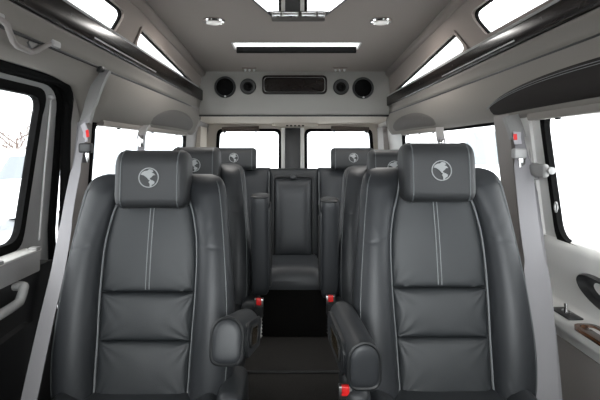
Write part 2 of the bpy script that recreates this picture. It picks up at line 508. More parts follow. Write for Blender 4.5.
# soft cove tubes under the ceiling edge
bm = bmesh.new()
tube(bm, [(-.728, YF, 1.79), (-.728, 2.25, 1.785), (-.728, YB, 1.70)], .03, 12); structure('trim_7', bm, M['headliner'], smooth=180)
bm = bmesh.new()
tube(bm, [(.775, YF, 1.79), (.766, 2.25, 1.785), (.752, YB, 1.70)], .03, 12); structure('trim_8', bm, M['headliner'], smooth=180)

def rail(name, label, side, top, hgt, inset, ys=(YF, 1.2, 2.4, 3.79)):
    root = empty(name); tag(root, label, 'trim rail')
    def sec(Y, prof):
        x0, z0 = top(Y)
        return [(x0-side*px, Y, z0+pz) for px, pz in prof]
    k = hgt
    bm = bmesh.new()
    loft(bm, [sec(Y, [(-.03, .004), (.008, .004), (.014, 0), (.015, -.006), (.0145, -.5*k), (.0135, -.93*k), (.010, -k), (-.05, -k)]) for Y in ys])
    link('rail_body', bm, M['gloss_black'], root)
    bm = bmesh.new()
    loft(bm, [sec(Y, [(-.012, .003), (.010, .003), (.014, .009), (.006, .016), (-.012, .018)]) for Y in ys])
    link('sill_strip', bm, M['plastic_mid'], root)
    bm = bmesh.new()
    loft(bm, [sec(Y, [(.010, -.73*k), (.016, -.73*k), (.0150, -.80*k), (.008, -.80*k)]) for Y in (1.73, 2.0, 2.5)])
    link('highlight_strip', bm, M['satin'], root)  # bright metal strip modelled in place of a reflected highlight on the rail
    for Y in (1.55, 2.35, 2.9):
        x0, z0 = top(Y); bm = bmesh.new()
        lathe(bm, [(.003, -.002), (.006, 0), (.006, .004), (.003, .005)], n=10, c=(x0-side*.010, Y, z0-.35*k), mat=Matrix.Rotation(-side*PI/2, 3, 'Y'))
        link('button', bm, M['plastic_dark'], root)
    return root
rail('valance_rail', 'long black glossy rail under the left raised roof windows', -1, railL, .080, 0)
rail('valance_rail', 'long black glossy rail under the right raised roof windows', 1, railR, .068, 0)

# panel between rail and seam, dark seam, headliner sides
def strip_surface(name, secs, mat, smooth=180):
    """secs: list of lists of points along Y"""
    bm = bmesh.new()
    rows = [[bm.verts.new(p) for p in s] for s in secs]
    for a, b in zip(rows, rows[1:]):
        for i in range(len(a)-1): bm.faces.new((a[i], a[i+1], b[i+1], b[i]))
    o = structure(name, bm, mat, smooth=smooth)
    md = o.modifiers.new('s', 'SOLIDIFY'); md.thickness = .008; md.offset = -1
    return o
YS = [YF, .3, .8, 1.2, 1.6, 2.0, 2.4, 2.8, 3.2, 3.6, 3.85]
def seamL(Y): return Vector((-.765, Y, 1.418))
def seamR(Y):
    x = interp(Y, [(1.2, .855), (3.8, .765)]); return Vector((x, Y, 1.1+.371*x))
sl = []
for Y in YS:
    x0, z0 = railL(Y); s = seamL(Y)
    sl.append([Vector((x0+.0, Y, z0-.080)), Vector((x0-.012, Y, z0-.09)), s+Vector((.012, 0, .02)), s+Vector((.006, 0, .004)), s+Vector((-.02, 0, 0))])
strip_surface('trim_9', sl, M['headliner_grey'])
sr = []
for Y in YS:
    x0, z0 = railR(Y); s = seamR(Y)
    sr.append([Vector((x0-.0, Y, z0-.068)), Vector((x0+.012, Y, z0-.078)), s+Vector((-.012, 0, .02)), s+Vector((-.006, 0, .004)), s+Vector((.02, 0, 0))])
strip_surface('trim_10', sr, M['headliner_grey'])
bm = bmesh.new(); tube(bm, [seamL(Y)+Vector((.008, 0, -.001)) for Y in YS], .006, 8); structure('trim_11', bm, M['rubber'])
bm = bmesh.new(); tube(bm, [seamR(Y)+Vector((-.008, 0, -.001)) for Y in YS], .006, 8); structure('trim_12', bm, M['rubber'])
# headliner flank, bulging inwards between seam and window head
def flankR(Y, s):
    a = seamR(Y); x1 = XR(1.235, Y)
    z = a.z+(1.222-a.z)*s; x = a.x+(x1-.010-a.x)*s-.028*math.sin(PI*min(1, s*1.02))**.8
    return Vector((x, Y, z))
def flankL(Y, s):
    a = seamL(Y); x1 = XL(1.235, Y)
    z0 = a.z; z1 = 1.222 if Y > 1.9 else interp(Y, [(1.62, 1.36), (1.84, 1.335), (1.9, 1.24)])
    x1 = XL(z1, Y)
    z = z0+(z1-z0)*s; x = a.x+(x1+.010-a.x)*s+(.030 if Y > 1.9 else .008)*math.sin(PI*min(1, s))**.8
    return Vector((x, Y, z))
yy = [YF+(3.85-YF)*i/60 for i in range(61)]
strip_surface('trim_13', [[flankR(Y, k/12) for k in range(13)]+[Vector((XR(1.235, Y)+.03, Y, 1.222))] for Y in yy], M['headliner_grey'])
strip_surface('trim_14', [[flankL(Y, k/12) for k in range(13)]+[flankL(Y, 1)+Vector((-.03, 0, 0))] for Y in yy], M['headliner_grey'])

# arched pads on the flanks
def arch_pad(name, label, flank, side, y0, y1, s_top, s_bot, mat, peak=.5, stitch=True):
    root = empty(name); tag(root, label, 'headliner pad')
    n = 40
    def top(u):
        v = min(1, u/peak) if u < peak else (1-u)/(1-peak)
        v = max(0, v)
        return s_bot+(s_top-s_bot)*(1-(1-v)**2.2)**.6
    bm = bmesh.new(); rows = []
    for i in range(n+1):
        u = i/n; Y = y0+(y1-y0)*u; st = top(u); r = []
        for k in range(9):
            q = k/8; s = s_bot+(st-s_bot)*q
            puff = .012*(1-(2*q-1)**6)*(1-(2*u-1)**8)+.001
            r.append(flank(Y, s)+Vector((-side*puff, 0, 0)))
        rows.append([bm.verts.new(p) for p in r])
    for a, b in zip(rows, rows[1:]):
        for k in range(8): bm.faces.new((a[k], a[k+1], b[k+1], b[k]))
    bmesh.ops.remove_doubles(bm, verts=bm.verts, dist=.0004)
    o = link('pad', bm, mat, root, 180)
    md = o.modifiers.new('s', 'SOLIDIFY'); md.thickness = .012; md.offset = -1 
    bm = bmesh.new()
    tube(bm, [flank(y0+(y1-y0)*i/n, top(i/n))+Vector((-side*.002, 0, 0)) for i in range(n+1)], .005, 6)
    link('piping', bm, M['black_piping'], root)
    if stitch:
        for q in (.76, .82):
            bm = bmesh.new()
            tube(bm, [flank(y0+(y1-y0)*i/n, s_bot+(top(i/n)-s_bot)*q)+Vector((-side*.0125, 0, 0)) for i in range(2, n-1)], .0012, 5)
            link('stitching', bm, M['thread'], root)
    return root
arch_pad('arched_pad', 'large dark arched pad with double stitching over the right front window', flankR, 1, .55, 2.10, .30, .96, M['arch'], .5)
arch_pad('arched_pad', 'small taupe arched pad over the rear end of the right rear side window', flankR, 1, 2.68, 3.75, .28, .97, M['arch_pale'], .5, False)
arch_pad('arched_pad', 'small taupe arched pad over the rear end of the left rear side window', flankL, -1, 2.62, 3.75, .28, .97, M['arch_pale'], .5, False)

# pleated shade cassettes along the window heads
def cassette(name, label, wallf, y0, y1, side, mat='headliner_grey'):
    root = empty(name); tag(root, label, 'window shade')
    bm = bmesh.new()
    loft(bm, [[wallf(Y, 1.225, -.002)+Vector((-side*dx, 0, dz)) for dx, dz in ((0, 0), (.03, 0), (.034, -.012), (.03, -.024), (0, -.024))] for Y in (y0, (y0+y1)/2, y1)])
    link('shade_roll', bm, M[mat], root)
    for k in range(3):
        Y = y0+(y1-y0)*(.15+.35*k); bm = bmesh.new()
        rbox(bm, wallf(Y, 1.200, -.018), (.012, .02, .012), .003)
        link('clip', bm, M['plastic_dark'], root)
cassette('pleated_shade', 'folded grey pleated shade along the head of the right front window', wr, .6, 1.70, 1)
cassette('pleated_shade', 'folded grey pleated shade along the head of the left rear side window', wl, 2.08, 3.6, -1)
cassette('pleated_shade', 'folded grey pleated shade along the head of the right rear side window', wr, 2.75, 3.5, 1)

# grab handle over the left door
gh = empty('grab_handle'); tag(gh, 'grey grab handle on the headliner above the left door', 'grab handle')
bm = bmesh.new()
tube(bm, [P(-8, 15, 1.19), P(3, 21, 1.21), P(7, 25, 1.225), P(13, 41, 1.27), P(17, 46, 1.29), P(31, 52, 1.365), P(36, 51, 1.395), P(51, 43, 1.485)], .008, 10); link('bar', bm, M['plastic_taupe'], gh)
for q in (P(53, 44, 1.50), P(-6, 16, 1.20)):
    bm = bmesh.new(); rbox(bm, q, (.03, .05, .022), .006); link('mount', bm, M['plastic_mid'], gh)
bm = bmesh.new()
ribbon(bm, [P(30, 47, 1.375), P(38, 38, 1.43)], (0, 1, 0), .03, .006); link('strap', bm, M['plastic_dark'], gh)

# ---- rear bulkhead below the raised roof
def bk(X, z, t): return Vector((X, YB+.0+t-.02*math.sin(max(0, min(1, (z-1.37)/.34))*PI), z))
bm = bmesh.new()
sheet(bm, rpoly([(-.78, 1.372), (.80, 1.372), (.80, 1.73), (-.78, 1.73)], .01), [], bk, .06, [((0, z), (0, 1)) for z in (1.40, 1.44, 1.5, 1.56, 1.62, 1.67)])
structure('wall_rear_upper', bm, M['bulkhead'], smooth=60)
bm = bmesh.new(); rbox(bm, (.003, YB+.01, 1.364), (1.52, .05, .014), .004); structure('trim_15', bm, M['rubber'])
bm = bmesh.new()
loft(bm, [[(-.79, YB+.0, 1.358), (.80, YB+.0, 1.358), (.80, YB, 1.40), (-.79, YB, 1.40)], [(-.79, YB+.25, 1.338), (.80, YB+.25, 1.338), (.80, YB+.25, 1.40), (-.79, YB+.25, 1.40)], [(-.79, YR+.03, 1.325), (.80, YR+.03, 1.325), (.80, YR+.03, 1.40), (-.79, YR+.03, 1.40)]])
structure('ceiling_rear', bm, M['headliner_pale'])

def speaker(px, py, r, label, big):
    p = P(px, py, YB-.02); root = empty('overhead_speaker', p); tag(root, label, 'speaker', 'speakers in the overhead panel')
    R = Matrix.Rotation(PI/2, 3, 'X')
    bm = bmesh.new()
    lathe(bm, [(r*.9, -.02), (r, -.004), (r*.99, .006), (r*.93, .012), (r*.84, .010), (r*.80, .002), (r*.5, .001)], n=40, mat=R); link('bezel', bm, M['plastic_dark'], root)
    bm = bmesh.new()
    if big: lathe(bm, [(r*.80, .0), (r*.78, .006), (r*.5, .012), (r*.1, .015)], n=40, mat=R)
    else: lathe(bm, [(r*.6, .0), (r*.58, .006), (r*.4, .004), (r*.3, .002), (r*.24, .010), (r*.05, .013)], n=40, mat=R)
    link('grille', bm, M['matte_black'], root)
    if big:
        bm = bmesh.new(); lathe(bm, [(.008, 0), (.008, .004), (.004, .005)], n=12, mat=R, c=(.003, -.009, -r*.86)); link('badge', bm, M['steel'], root)
speaker(225, 87, .086, 'left-hand large round black speaker in the overhead panel', True)
speaker(248, 86.5, .064, 'small round black tweeter beside the left large overhead speaker', False)
speaker(341, 87, .064, 'small round black tweeter beside the right large overhead speaker', False)
speaker(363, 88, .086, 'right-hand large round black speaker in the overhead panel', True)

mon = empty('overhead_display', P(294.5, 85, YB-.022)); tag(mon, 'long dark glossy rounded panel between the overhead speakers', 'display')
rr = rpoly([(-.255, -.074), (.255, -.074), (.255, .074), (-.255, .074)], .04, 8)
rr_in = rpoly([(-.238, -.057), (.238, -.057), (.238, .057), (-.238, .057)], .03, 8)
bm = bmesh.new(); sheet(bm, rr, [rr_in], lambda u, v, t: Vector((u, t-.018, v)), .03); link('bezel', bm, M['gloss_black'], mon)
bm = bmesh.new(); sheet(bm, rpoly([(-.242, -.06), (.242, -.06), (.242, .06), (-.242, .06)], .03, 8), [], lambda u, v, t: Vector((u, t-.006+.10*v, v)), .01); link('glossy_face', bm, M['screen'], mon)
bm = bmesh.new(); tube(bm, [Vector((p[0], -.019, p[1])) for p in rr_in], .0022, 6, True); link('chrome_ring', bm, M['steel'], mon)

# ---- rear wall with two glazed doors
def rw(X, z, t): return Vector((X, YR+t, z))
rwinL = [(-.715, .80), (-.132, .80), (-.128, 1.272), (-.69, 1.272)]
rwinR = [(.112, .80), (.735, .80), (.70, 1.272), (.108, 1.272)]
bm = bmesh.new(); sheet(bm, [(-.84, 0), (.84, 0), (.84, 1.38), (-.84, 1.38)], [rpoly(rwinL, .05), rpoly(rwinR, .05)], rw, .05)
structure('wall_rear', bm, M['headliner_pale'])
for nm, poly in (('window_8', rwinL), ('window_9', rwinR)):
    root = empty(nm); tag(root, None, 'window', kind='structure')
    bm = bmesh.new(); sheet(bm, rpoly(offs(poly, .014), .06), [rpoly(offs(poly, -.012), .05)], lambda u, v, t: rw(u, v, t-.02), .05); link('window_frame', bm, M['matte_black'], root)
    bm = bmesh.new(); sheet(bm, rpoly(offs(poly, -.01), .05), [], lambda u, v, t: rw(u, v, t+.02), .004); link('pane', bm, M['glass'], root)
bm = bmesh.new(); rbox(bm, (-.012, YR-.03, .66), (.15, .06, 1.26), .012)
structure('trim_16', bm, M['walnut'] if False else M['plastic_dark'])
bm = bmesh.new()
for x in (-.098, .074): rbox(bm, (x, YR-.035, .66), (.034, .07, 1.26), .006)
structure('trim_17', bm, M['plastic_light'])
# dark slanting D pillars
bm = bmesh.new(); loft(bm, [[(.78, 3.98, .7), (.765, 4.25, .7), (.80, 4.25, .7), (.82, 3.98, .7)], [(.745, 4.05, 1.29), (.74, 4.28, 1.29), (.80, 4.28, 1.29), (.80, 4.05, 1.29)]]); structure('trim_18', bm, M['plastic_taupe'])
bm = bmesh.new(); loft(bm, [[(-.80, 4.0, .7), (-.79, 4.3, .7), (-.83, 4.3, .7), (-.84, 4.0, .7)], [(-.785, 4.05, 1.29), (-.78, 4.3, 1.29), (-.82, 4.3, 1.29), (-.82, 4.05, 1.29)]]); structure('trim_19', bm, M['headliner_pale'])
def rear_shade(px0, px1, label):
    root = empty('roller_blind'); tag(root, label, 'window shade')
    a, b = P(px0, 128.2, YR-.06), P(px1, 128.2, YR-.06)
    if px0 < 290: a.z -= .012
    else: b.z -= .012
    bm = bmesh.new(); ribbon(bm, [a, (a+b)/2, b], (0, -.4, 1), .038, .02); link('shade_roll', bm, M['brown_blind'], root)
    for t in (.08, .92):
        bm = bmesh.new(); rbox(bm, a.lerp(b, t)+Vector((0, -.012, -.022)), (.02, .016, .022), .004)
        link('clip', bm, M['rubber'], root)
rear_shade(222, 259, 'rolled brown shade above the left rear door window')
rear_shade(331, 369, 'rolled brown shade above the right rear door window')
cl = empty('rear_lamp_housing', (.01, YR-.10, 1.316)); tag(cl, 'pale lamp housing at the top middle between the rear doors', 'lamp')
bm = bmesh.new(); sheet(bm, rpoly([(-.22, -.05), (.22, -.05), (.16, .05), (-.16, .05)], .03), [], lambda u, v, t: Vector((u, v, t-.012)), .035); link('housing', bm, M['headliner_pale'], cl)
for k in range(5):
    bm = bmesh.new(); rbox(bm, (-.07+.035*k, -.045, -.01), (.022, .02, .012), .003)
    link('lens', bm, M['arch'], cl)

# ---- ceiling fittings
def dome(px, py, label):
    Y = 2.55; p = P(px, py, Y); p.z = ceil_z(Y)
    root = empty('ceiling_light', p); tag(root, label, 'ceiling light', 'round ceiling lights')
    R = Matrix.Rotation(PI, 3, 'X')
    bm = bmesh.new(); lathe(bm, [(.058, -.004), (.060, .004), (.056, .012), (.046, .014), (.042, .008), (.02, .006)], n=36, mat=R); link('bezel', bm, M['chrome'], root)
    bm = bmesh.new(); lathe(bm, [(.043, .004), (.040, .014), (.028, .020), (.008, .022)], n=36, mat=R); link('lens', bm, M['lens'], root)
    ld = bpy.data.lights.new('ceiling_bulb', 'AREA'); ld.shape = 'DISK'; ld.size = .075; ld.energy = 1.6; ld.color = (1, .97, .93)
    lo = bpy.data.objects.new('ceiling_bulb', ld); C.objects.link(lo); lo.parent = root; lo.location = (0, 0, -.026)
dome(214, 22, 'round chrome ceiling light on the left of the headliner')
dome(381, 23, 'round chrome ceiling light on the right of the headliner')
def hook(px, label):
    Y = 3.67; p = P(px, 68, Y); p.z = ceil_z(Y)
    root = empty('ceiling_clip', p); tag(root, label, 'clip', 'ceiling clips')
    bm = bmesh.new(); rbox(bm, (0, 0, -.004), (.11, .05, .012), .004); link('plate', bm, M['headliner'], root)
    for x in (-.034, 0, .034):
        bm = bmesh.new(); lathe(bm, [(.006, 0), (.010, .004), (.008, .014), (.004, .018)], n=12, mat=Matrix.Rotation(PI, 3, 'X'), c=(x, 0, -.008))
        link('stud', bm, M['steel'], root)
hook(249.5, 'small clip plate on the ceiling above the left tweeter')
hook(340, 'small clip plate on the ceiling above the right tweeter')
# skylight: shaft, rim, LED strip, pane
skl = empty('window_10'); tag(skl, None, 'window', kind='structure')
bm = bmesh.new()
sheet(bm, rpoly(offs(SKY, .004), .015, 3), [rpoly(offs(SKY, -.006), .015, 3)], lambda u, v, t: cm(u, v, t-.002), .03); link('shaft', bm, M['plastic_light'], skl)
bm = bmesh.new()
rbox(bm, (.015, 3.108, ceil_z(3.108)-.010), (.775, .022, .040), .004); link('rim', bm, M['matte_black'], skl)
bm = bmesh.new(); sheet(bm, rpoly(offs(SKY, -.002), .015, 3), [], lambda u, v, t: cm(u, v, t+.02), .004); link('pane', bm, M['glass'], skl)
# mirrored overhead console
mc = empty('mirrored_console', (.012, 2.08, 1.80)); tag(mc, 'mirrored octagonal console hanging on the front of the ceiling', 'console')
octo = [(-.30, -.5), (.30, -.5), (.30, .06), (.24, .17), (.145, .365), (-.125, .365), (-.22, .17), (-.30, .06)]
octo = [(-.22, -.55), (.245, -.55), (.245, .02), (.145, .36), (-.125, .36), (-.22, .02)]
bm = bmesh.new(); sheet(bm, rpoly(octo, .02, 3), [], lambda u, v, t: Vector((u, v, -.022+t)), .03); link('housing', bm, M['plastic_dark'], mc)
bm = bmesh.new(); sheet(bm, rpoly(offs(octo, -.008), .02, 3), [], lambda u, v, t: Vector((u, v, -.028+t)), .009); link('mirror', bm, M['mirror'], mc)
bm = bmesh.new(); tube(bm, [Vector((p[0], p[1], -.026)) for p in rpoly(offs(octo, -.004), .02, 3)], .005, 6, True); link('edge_trim', bm, M['rubber'], mc)
bm = bmesh.new(); rbox(bm, (.01, .352, -.036), (.27, .02, .036), .008, 3); link('lip', bm, M['arch_pale'], mc)
for x, w_ in ((-.10, .045), (-.032, .085), (.062, .075), (.125, .04)):
    bm = bmesh.new(); rbox(bm, (x, .318, -.034), (w_, .026, .014), .006, 3)
    link('lens', bm, M['chrome'], mc)  # chrome bars put in for reflections along the mirror, not real lenses

# ------------------------------------------------------------------ seats
LEAN = .24
CZ = [(.34, .137), (.53, .142), (.67, .147), (.81, .145), (.90, .131), (.95, .116), (1.04, .098)]
WZ = [(.33, .243), (.38, .260), (.45, .269), (.53, .271), (.67, .263), (.80, .249), (.88, .240), (.94, .233), (.985, .226), (1.01, .217), (1.026, .200), (1.034, .172)]
BZ = [(.33, .030), (.40, .055), (.53, .070), (.67, .070), (.81, .060), (.93, .045), (1.0, .032), (1.034, .012)]
TZ = [(.33, .15), (.6, .14), (1.0, .105), (1.034, .10)]
def lean(z): return (z-.385)*LEAN
def cz(z): return sinterp(z, CZ)

def backrest_mesh():
    bm = bmesh.new(); loops = []
    zs = [.33, .335, .345]+[.36+.0048*i for i in range(131)]
    zs = [z for z in zs if z < .985]+[.985, .995, 1.003, 1.010, 1.017, 1.023, 1.028, 1.0315, 1.034]
    for z in zs:
        c, w, B, T = cz(z), sinterp(z, WZ), sinterp(z, BZ), interp(z, TZ)
        # seam across the bolster
        k = 1.
        if z > .97: k = math.sqrt(max(.0, 1-((z-.97)/.0645)**2))
        if z < .37: k = math.sqrt(max(.05, 1-((.37-z)/.041)**2))
        half = []
        for i in range(5): half.append((c*.93*i/5, .022))
        nb = 18
        for i in range(nb+1):
            ph = PI*i/nb
            t = (1-math.cos(ph))/2
            x = c+(w-c)*t
            fy = math.sin(ph)**.75 if 0 < i < nb else 0
            zseam = .818-.02*(t-.3)
            dip = 1-.04*math.exp(-((z-zseam)/.0032)**2)
            wr_ = .0007*math.sin(110*z-14*t+2*noise.noise(Vector((x*6, z*6, 1))))*math.exp(-((z-.86)/.05)**2)*math.sin(ph)**2
            wr2 = .0028*math.sin(150*(z-.35*t))*math.exp(-((z-.41)/.05)**2)*max(0, 1-2.2*t)
            half.append((x, .012*(1-t)-B*fy*dip+.016*t*t+wr_+wr2))
        e = T-.035
        half += [(w-.002, .026), (w-.014, .03+(e-.03)*.4), (w-.032, e), (w-.048, T-.010), (w-.075, T), (w*.45, T+.008)]
        ymid = T*.5
        L = [(x, ymid+(y-ymid)*k) for x, y in half]
        full = [(-x, y) for x, y in reversed(L[1:])]+L
        loops.append([(x, y+lean(z), z) for x, y in full]+[(0, ymid+(T+.008-ymid)*k+lean(z), z)])
    loft(bm, loops)
    return bm

def panel_y(u, v, z, z0, z1, h, seed):
    e = (1-abs(u)**9)*(1-abs(v)**(11 if z1-z0 < .25 else 22))
    y = .012-h*max(0, e)**.42-.006*(1-u*u)*(1-v*v)
    # gathers at the corners
    for su in (-1, 1):
        for sv in (-1, 1):
            dx, dz = (u-su)*.14, (v-sv)*(z1-z0)/2
            r = math.hypot(dx, dz); a = math.atan2(abs(dz)+1e-6, abs(dx)+1e-6)
            y += .0055*math.sin(a*13+seed)*math.exp(-r/.030)*min(1, r/.01)
    y += .0012*noise.noise(Vector((u*2+seed, z*9, seed)))
    return y

def panel_mesh(z0, z1, h, seed, nu=44, nv=26):
    bm = bmesh.new(); rows = []
    for j in range(nv+1):
        v = -1+2*j/nv; v = math.sin(v*PI/2)*.55+v*.45
        z = z0+(z1-z0)*(v+1)/2; row = []
        for i in range(nu+1):
            u = -1+2*i/nu; u = math.sin(u*PI/2)*.5+u*.5
            row.append(bm.verts.new((u*(cz(z)-.003), panel_y(u, v, z, z0, z1, h, seed)+lean(z), z)))
        rows.append(row)
    for a, b in zip(rows, rows[1:]):
        for i in range(nu): bm.faces.new((a[i], a[i+1], b[i+1], b[i]))
    # back
    ring = rows[0]+[r[-1] for r in rows[1:-1]]+rows[-1][::-1]+[r[0] for r in rows[-2:0:-1]]
    bk_ = [bm.verts.new(v.co+Vector((0, .012, 0))) for v in ring]
    for i in range(len(ring)):
        bm.faces.new((ring[i-1], ring[i], bk_[i], bk_[i-1]))
    bm.faces.new(bk_)
    return bm

def rr_profile(d, h, rf, n=6, front_bulge=.006):
    """closed (y,z) profile of a cushion: front at -d/2"""
    pts = rpoly([(-d/2, -h/2), (d/2, -h/2), (d/2, h/2), (-d/2, h/2)], rf, n)
    out = []
    for p in pts:
        y, z = p
        if y < 0: y -= front_bulge*(1-(2*z/h)**2)
        out.append((y, z))
    return out

def headrest_mesh(w, h, d):
    bm = bmesh.new(); loops = []
    prof = rr_profile(d, h, [.030, .03, .05, .055], 7)
    n = 9; xs = []
    for i in range(n): xs.append((-w/2+.022*(1-math.cos(PI/2*i/(n-1))), 0))
    ks = [math.sin(PI/2*i/(n-1)) for i in range(n)]
    for i in range(n):
        x = -w/2+.026*(1-math.cos(PI/2*i/(n-1)))
        k = 1-.026*(1-math.sin(PI/2*i/(n-1)))/(.055) *1.0
        loops.append([(x, y*k, z*(1-(1-k)*.6)) for y, z in prof])
    mids = [-.3, -.1, .1, .3]
    L1 = loops[:]
    for m in mids: L1.append([(m*w, y, z) for y, z in prof])
    for i in range(n-1, -1, -1):
        L1.append([(-p[0], p[1], p[2]) for p in loops[i]])
    loft(bm, L1)
    return bm, prof

NA = [(-.78, .30), (-.66, .52), (-.42, .66), (-.15, .70), (.05, .84), (.32, .80), (.45, .62), (.28, .50), (.48, .44), (.64, .26), (.42, .22), (.27, .04), (.14, -.04), (.10, -.16), (.27, -.22), (.22, -.31), (.0, -.22), (-.12, -.06), (-.30, .10), (-.48, .22)]
SA = [(.12, -.30), (.36, -.26), (.60, -.42), (.54, -.60), (.34, -.72), (.24, -.92), (.13, -.88), (.13, -.62), (.0, -.45)]
def emblem_mesh(r):
    bm = bmesh.new()
    f = lambda u, v, t: Vector((u*r, t-.0012, v*r))
    circ = [(math.cos(a), math.sin(a)) for a in [2*PI*i/40 for i in range(40)]]
    sheet(bm, circ, [[(x*.91, y*.91) for x, y in circ]], f, .0025)
    sheet(bm, NA, [], f, .0025); sheet(bm, SA, [], f, .0025)
    return bm

def make_headrest(root, z, y, w, h, d, tilt, er, name='headrest', x=0):
    bm, prof = headrest_mesh(w, h, d)
    hr = link(name, bm, M['leather_head'], root, 60, (x, y, z)); hr.rotation_euler = (tilt, 0, 0)
    for s in (-1, 1):
        bm = bmesh.new(); tube(bm, [Vector((s*(w/2-.026), p[0]*1.004, p[1]*1.004)) for p in prof], .0022, 6, True)
        link('piping', bm, M['seam'], hr)
    bm = emblem_mesh(er); e = link('emblem', bm, M['emblem'], hr, 0, (0, -d/2-.0065, .002))
    e['label'] = 'silver embroidered globe'
    return hr

def make_armrest(root, x, y, z, ang, side, L=.29, yaw=0.):
    """armrest pivoting at its rear; side = direction of the aisle"""
    bm = bmesh.new(); W, H = .080, .114
    sec = [(W/2*math.cos(PI*i/16), H/2-W/2+W/2*math.sin(PI*i/16)) for i in range(17)]
    low = rpoly([(-W/2, 0), (-W/2, -H/2), (W/2, -H/2), (W/2, 0)], [0, .030, .030, 0], 6)
    sec += [tuple(p) for p in low]
    loops = []
    for yy_, k in [(.055, .45), (.050, .72), (.038, .90), (.02, .98), (0, 1), (-.1, 1), (-L+.04, 1), (-L+.022, .985), (-L+.010, .94), (-L+.003, .87), (-L, .8), (-L-.002, .6), (-L-.003, .3)]:
        loops.append([(px*k, yy_, pz*(1-(1-k)*.8)) for px, pz in sec])
    loft(bm, loops)
    a = link('armrest', bm, M['leather'], root, 60, (x, y, z)); a.rotation_euler = (ang, 0, yaw)
    bm = bmesh.new(); tube(bm, [(p[0]*.93, -L+.0045, p[1]*.945) for p in sec], .0046, 6, True); link('piping', bm, M['black_piping'], a)
    # oval side pad
    ov = rpoly([(-L+.035, -.045), (.02, -.045), (.02, .036), (-L+.035, .036)], .038, 8)
    bm = bmesh.new(); sheet(bm, ov, [], lambda u, v, t: Vector((side*(W/2-.004+t), u, v)), .009); link('side_pad', bm, M['leather'], a)
    bm = bmesh.new(); tube(bm, [(side*(W/2+.004), p[0], p[1]) for p in ov], .003, 6, True); link('pad_seam', bm, M['black_piping'], a)
    ov2 = rpoly([(-L+.075, -.024), (-.075, -.032), (-.06, .02), (-L+.085, .024)], .025, 8)
    bm = bmesh.new(); sheet(bm, ov2, [], lambda u, v, t: Vector((side*(W/2+.001+t), u, v)), .0075)
    ins = link('insert_plate', bm, M['bronze'], a); ins['label'] = 'bronze oval plate'
    bm = bmesh.new(); tube(bm, [(side*(W/2+.007), p[0], p[1]) for p in ov2], .004, 6, True); link('plate_rim', bm, M['rubber'], a)
    return a

def cushion_mesh(w, l, z0, z1):
    """seat cushion: y from -l (front) to .06, puffed centre and raised sides"""
    bm = bmesh.new(); loops = []
    for i in range(41):
        t = i/40; y = .06-(l+.06)*t
        e = math.sqrt(max(0, 1-max(0, (t-.86)/.14)**2)) if t > .86 else 1
        h = z0+(z1-z0)*(.55+.45*e)
        L = []
        for k in range(49):
            u = -1+2*k/48; u = math.sin(u*PI/2)*.6+u*.4
            edge = (1-abs(u)**8)
            bol = .030*math.exp(-((abs(u)-.78)/.13)**2)
            groove = -.012*math.exp(-((abs(u)-.57)/.03)**2)
            L.append((u*w/2*(1-.02*(1-e)), y, z0+.02+(h-z0-.02)*max(.0, edge)**.5+(bol+groove)*e))
        L += [(w/2*.98, y, z0), (-w/2*.98, y, z0)]
        loops.append(L)
    loft(bm, loops)
    return bm

BACK = PAN = None
def make_captain(loc, side, label, arm_ang, arm_z, zs=1., arm_y=.03, hx=0., arm_x=.283, arm_l=.29, yaw=0.):
    """side: +1 aisle lies towards +x"""
    global BACK
    root = empty('captain_seat', loc); tag(root, label, 'seat', 'leather captain seats'); root.scale = (1, 1, zs)
    link('backrest', backrest_mesh(), M['leather'], root, 55)
    for z0, z1, h, sd in ((.372, .533, .019, .3), (.534, .670, .018, 1.7), (.671, 1.0, .019, 3.1)):
        link('back_panel', panel_mesh(z0, z1, h, sd), M['leather_panel'], root, 70)
    for s in (-1, 1):
        bm = bmesh.new(); tube(bm, [(s*cz(z), .002+lean(z), z) for z in [.36+.02*i for i in range(33)]], .0042, 8); link('piping', bm, M['piping'], root)
        bm = bmesh.new()
        sp_ = []
        for i in range(60):
            z = .40+.0104*i; c, w_, B = cz(z), sinterp(z, WZ), sinterp(z, BZ); t = .86
            ph = math.acos(1-2*t)
            sp_.append((s*(c+(w_-c)*t), .012*(1-t)-B*math.sin(ph)**.75+.016*t*t+lean(z)-.0004, z))
        b3 = bmesh.new(); tube(b3, sp_, .0017, 5); link('bolster_seam', b3, M['seam'], root)
        pts = []
        for i in range(26):
            v = -.93+1.86*i/25; z = .671+(1.0-.671)*(v+1)/2
            x = s*.0055; pts.append((x, panel_y(x/cz(z), v, z, .671, 1.0, .019, 3.1)+lean(z)-.0004, z))
        tube(bm, pts, .0016, 5); link('stitching', bm, M['thread'], root)
    make_headrest(root, 1.022, lean(1.02)-.028, .224, .184, .118, -.10, .031, x=hx)
    for s in (-.05, .05):
        bm = bmesh.new(); tube(bm, [(s+hx, lean(.9)+.03, .90), (s+hx, lean(1.)-.02, 1.0)], .006, 8)
        link('headrest_post', bm, M['plastic_dark'], root)
    link('seat_cushion', cushion_mesh(.55, .50, .25, .395), M['leather'], root, 60)
    bm = bmesh.new(); rbox(bm, (0, -.20, .13), (.46, .48, .258), .03, 3); link('seat_base', bm, M['leather_dark'], root)
    bm = bmesh.new(); rbox(bm, (side*.272, -.01, .36), (.075, .20, .17), .03, 4); link('side_bracket', bm, M['leather'], root)
    make_armrest(root, side*arm_x, arm_y, arm_z, arm_ang, side, arm_l, yaw)
    return root
SX, SY, SY2 = .462, 1.40, 2.16
make_captain((-SX+.014, SY, 0), 1, 'charcoal leather captain seat nearest on the left, in front of the cargo door belt', -math.radians(15), .575, .983, arm_x=.300, yaw=-.05, hx=.006)
make_captain((SX-.016, SY, 0), -1, 'charcoal leather captain seat nearest on the right, with its armrest lowered level', 0, .580, 1.004, hx=.003, arm_x=.298, yaw=.07)
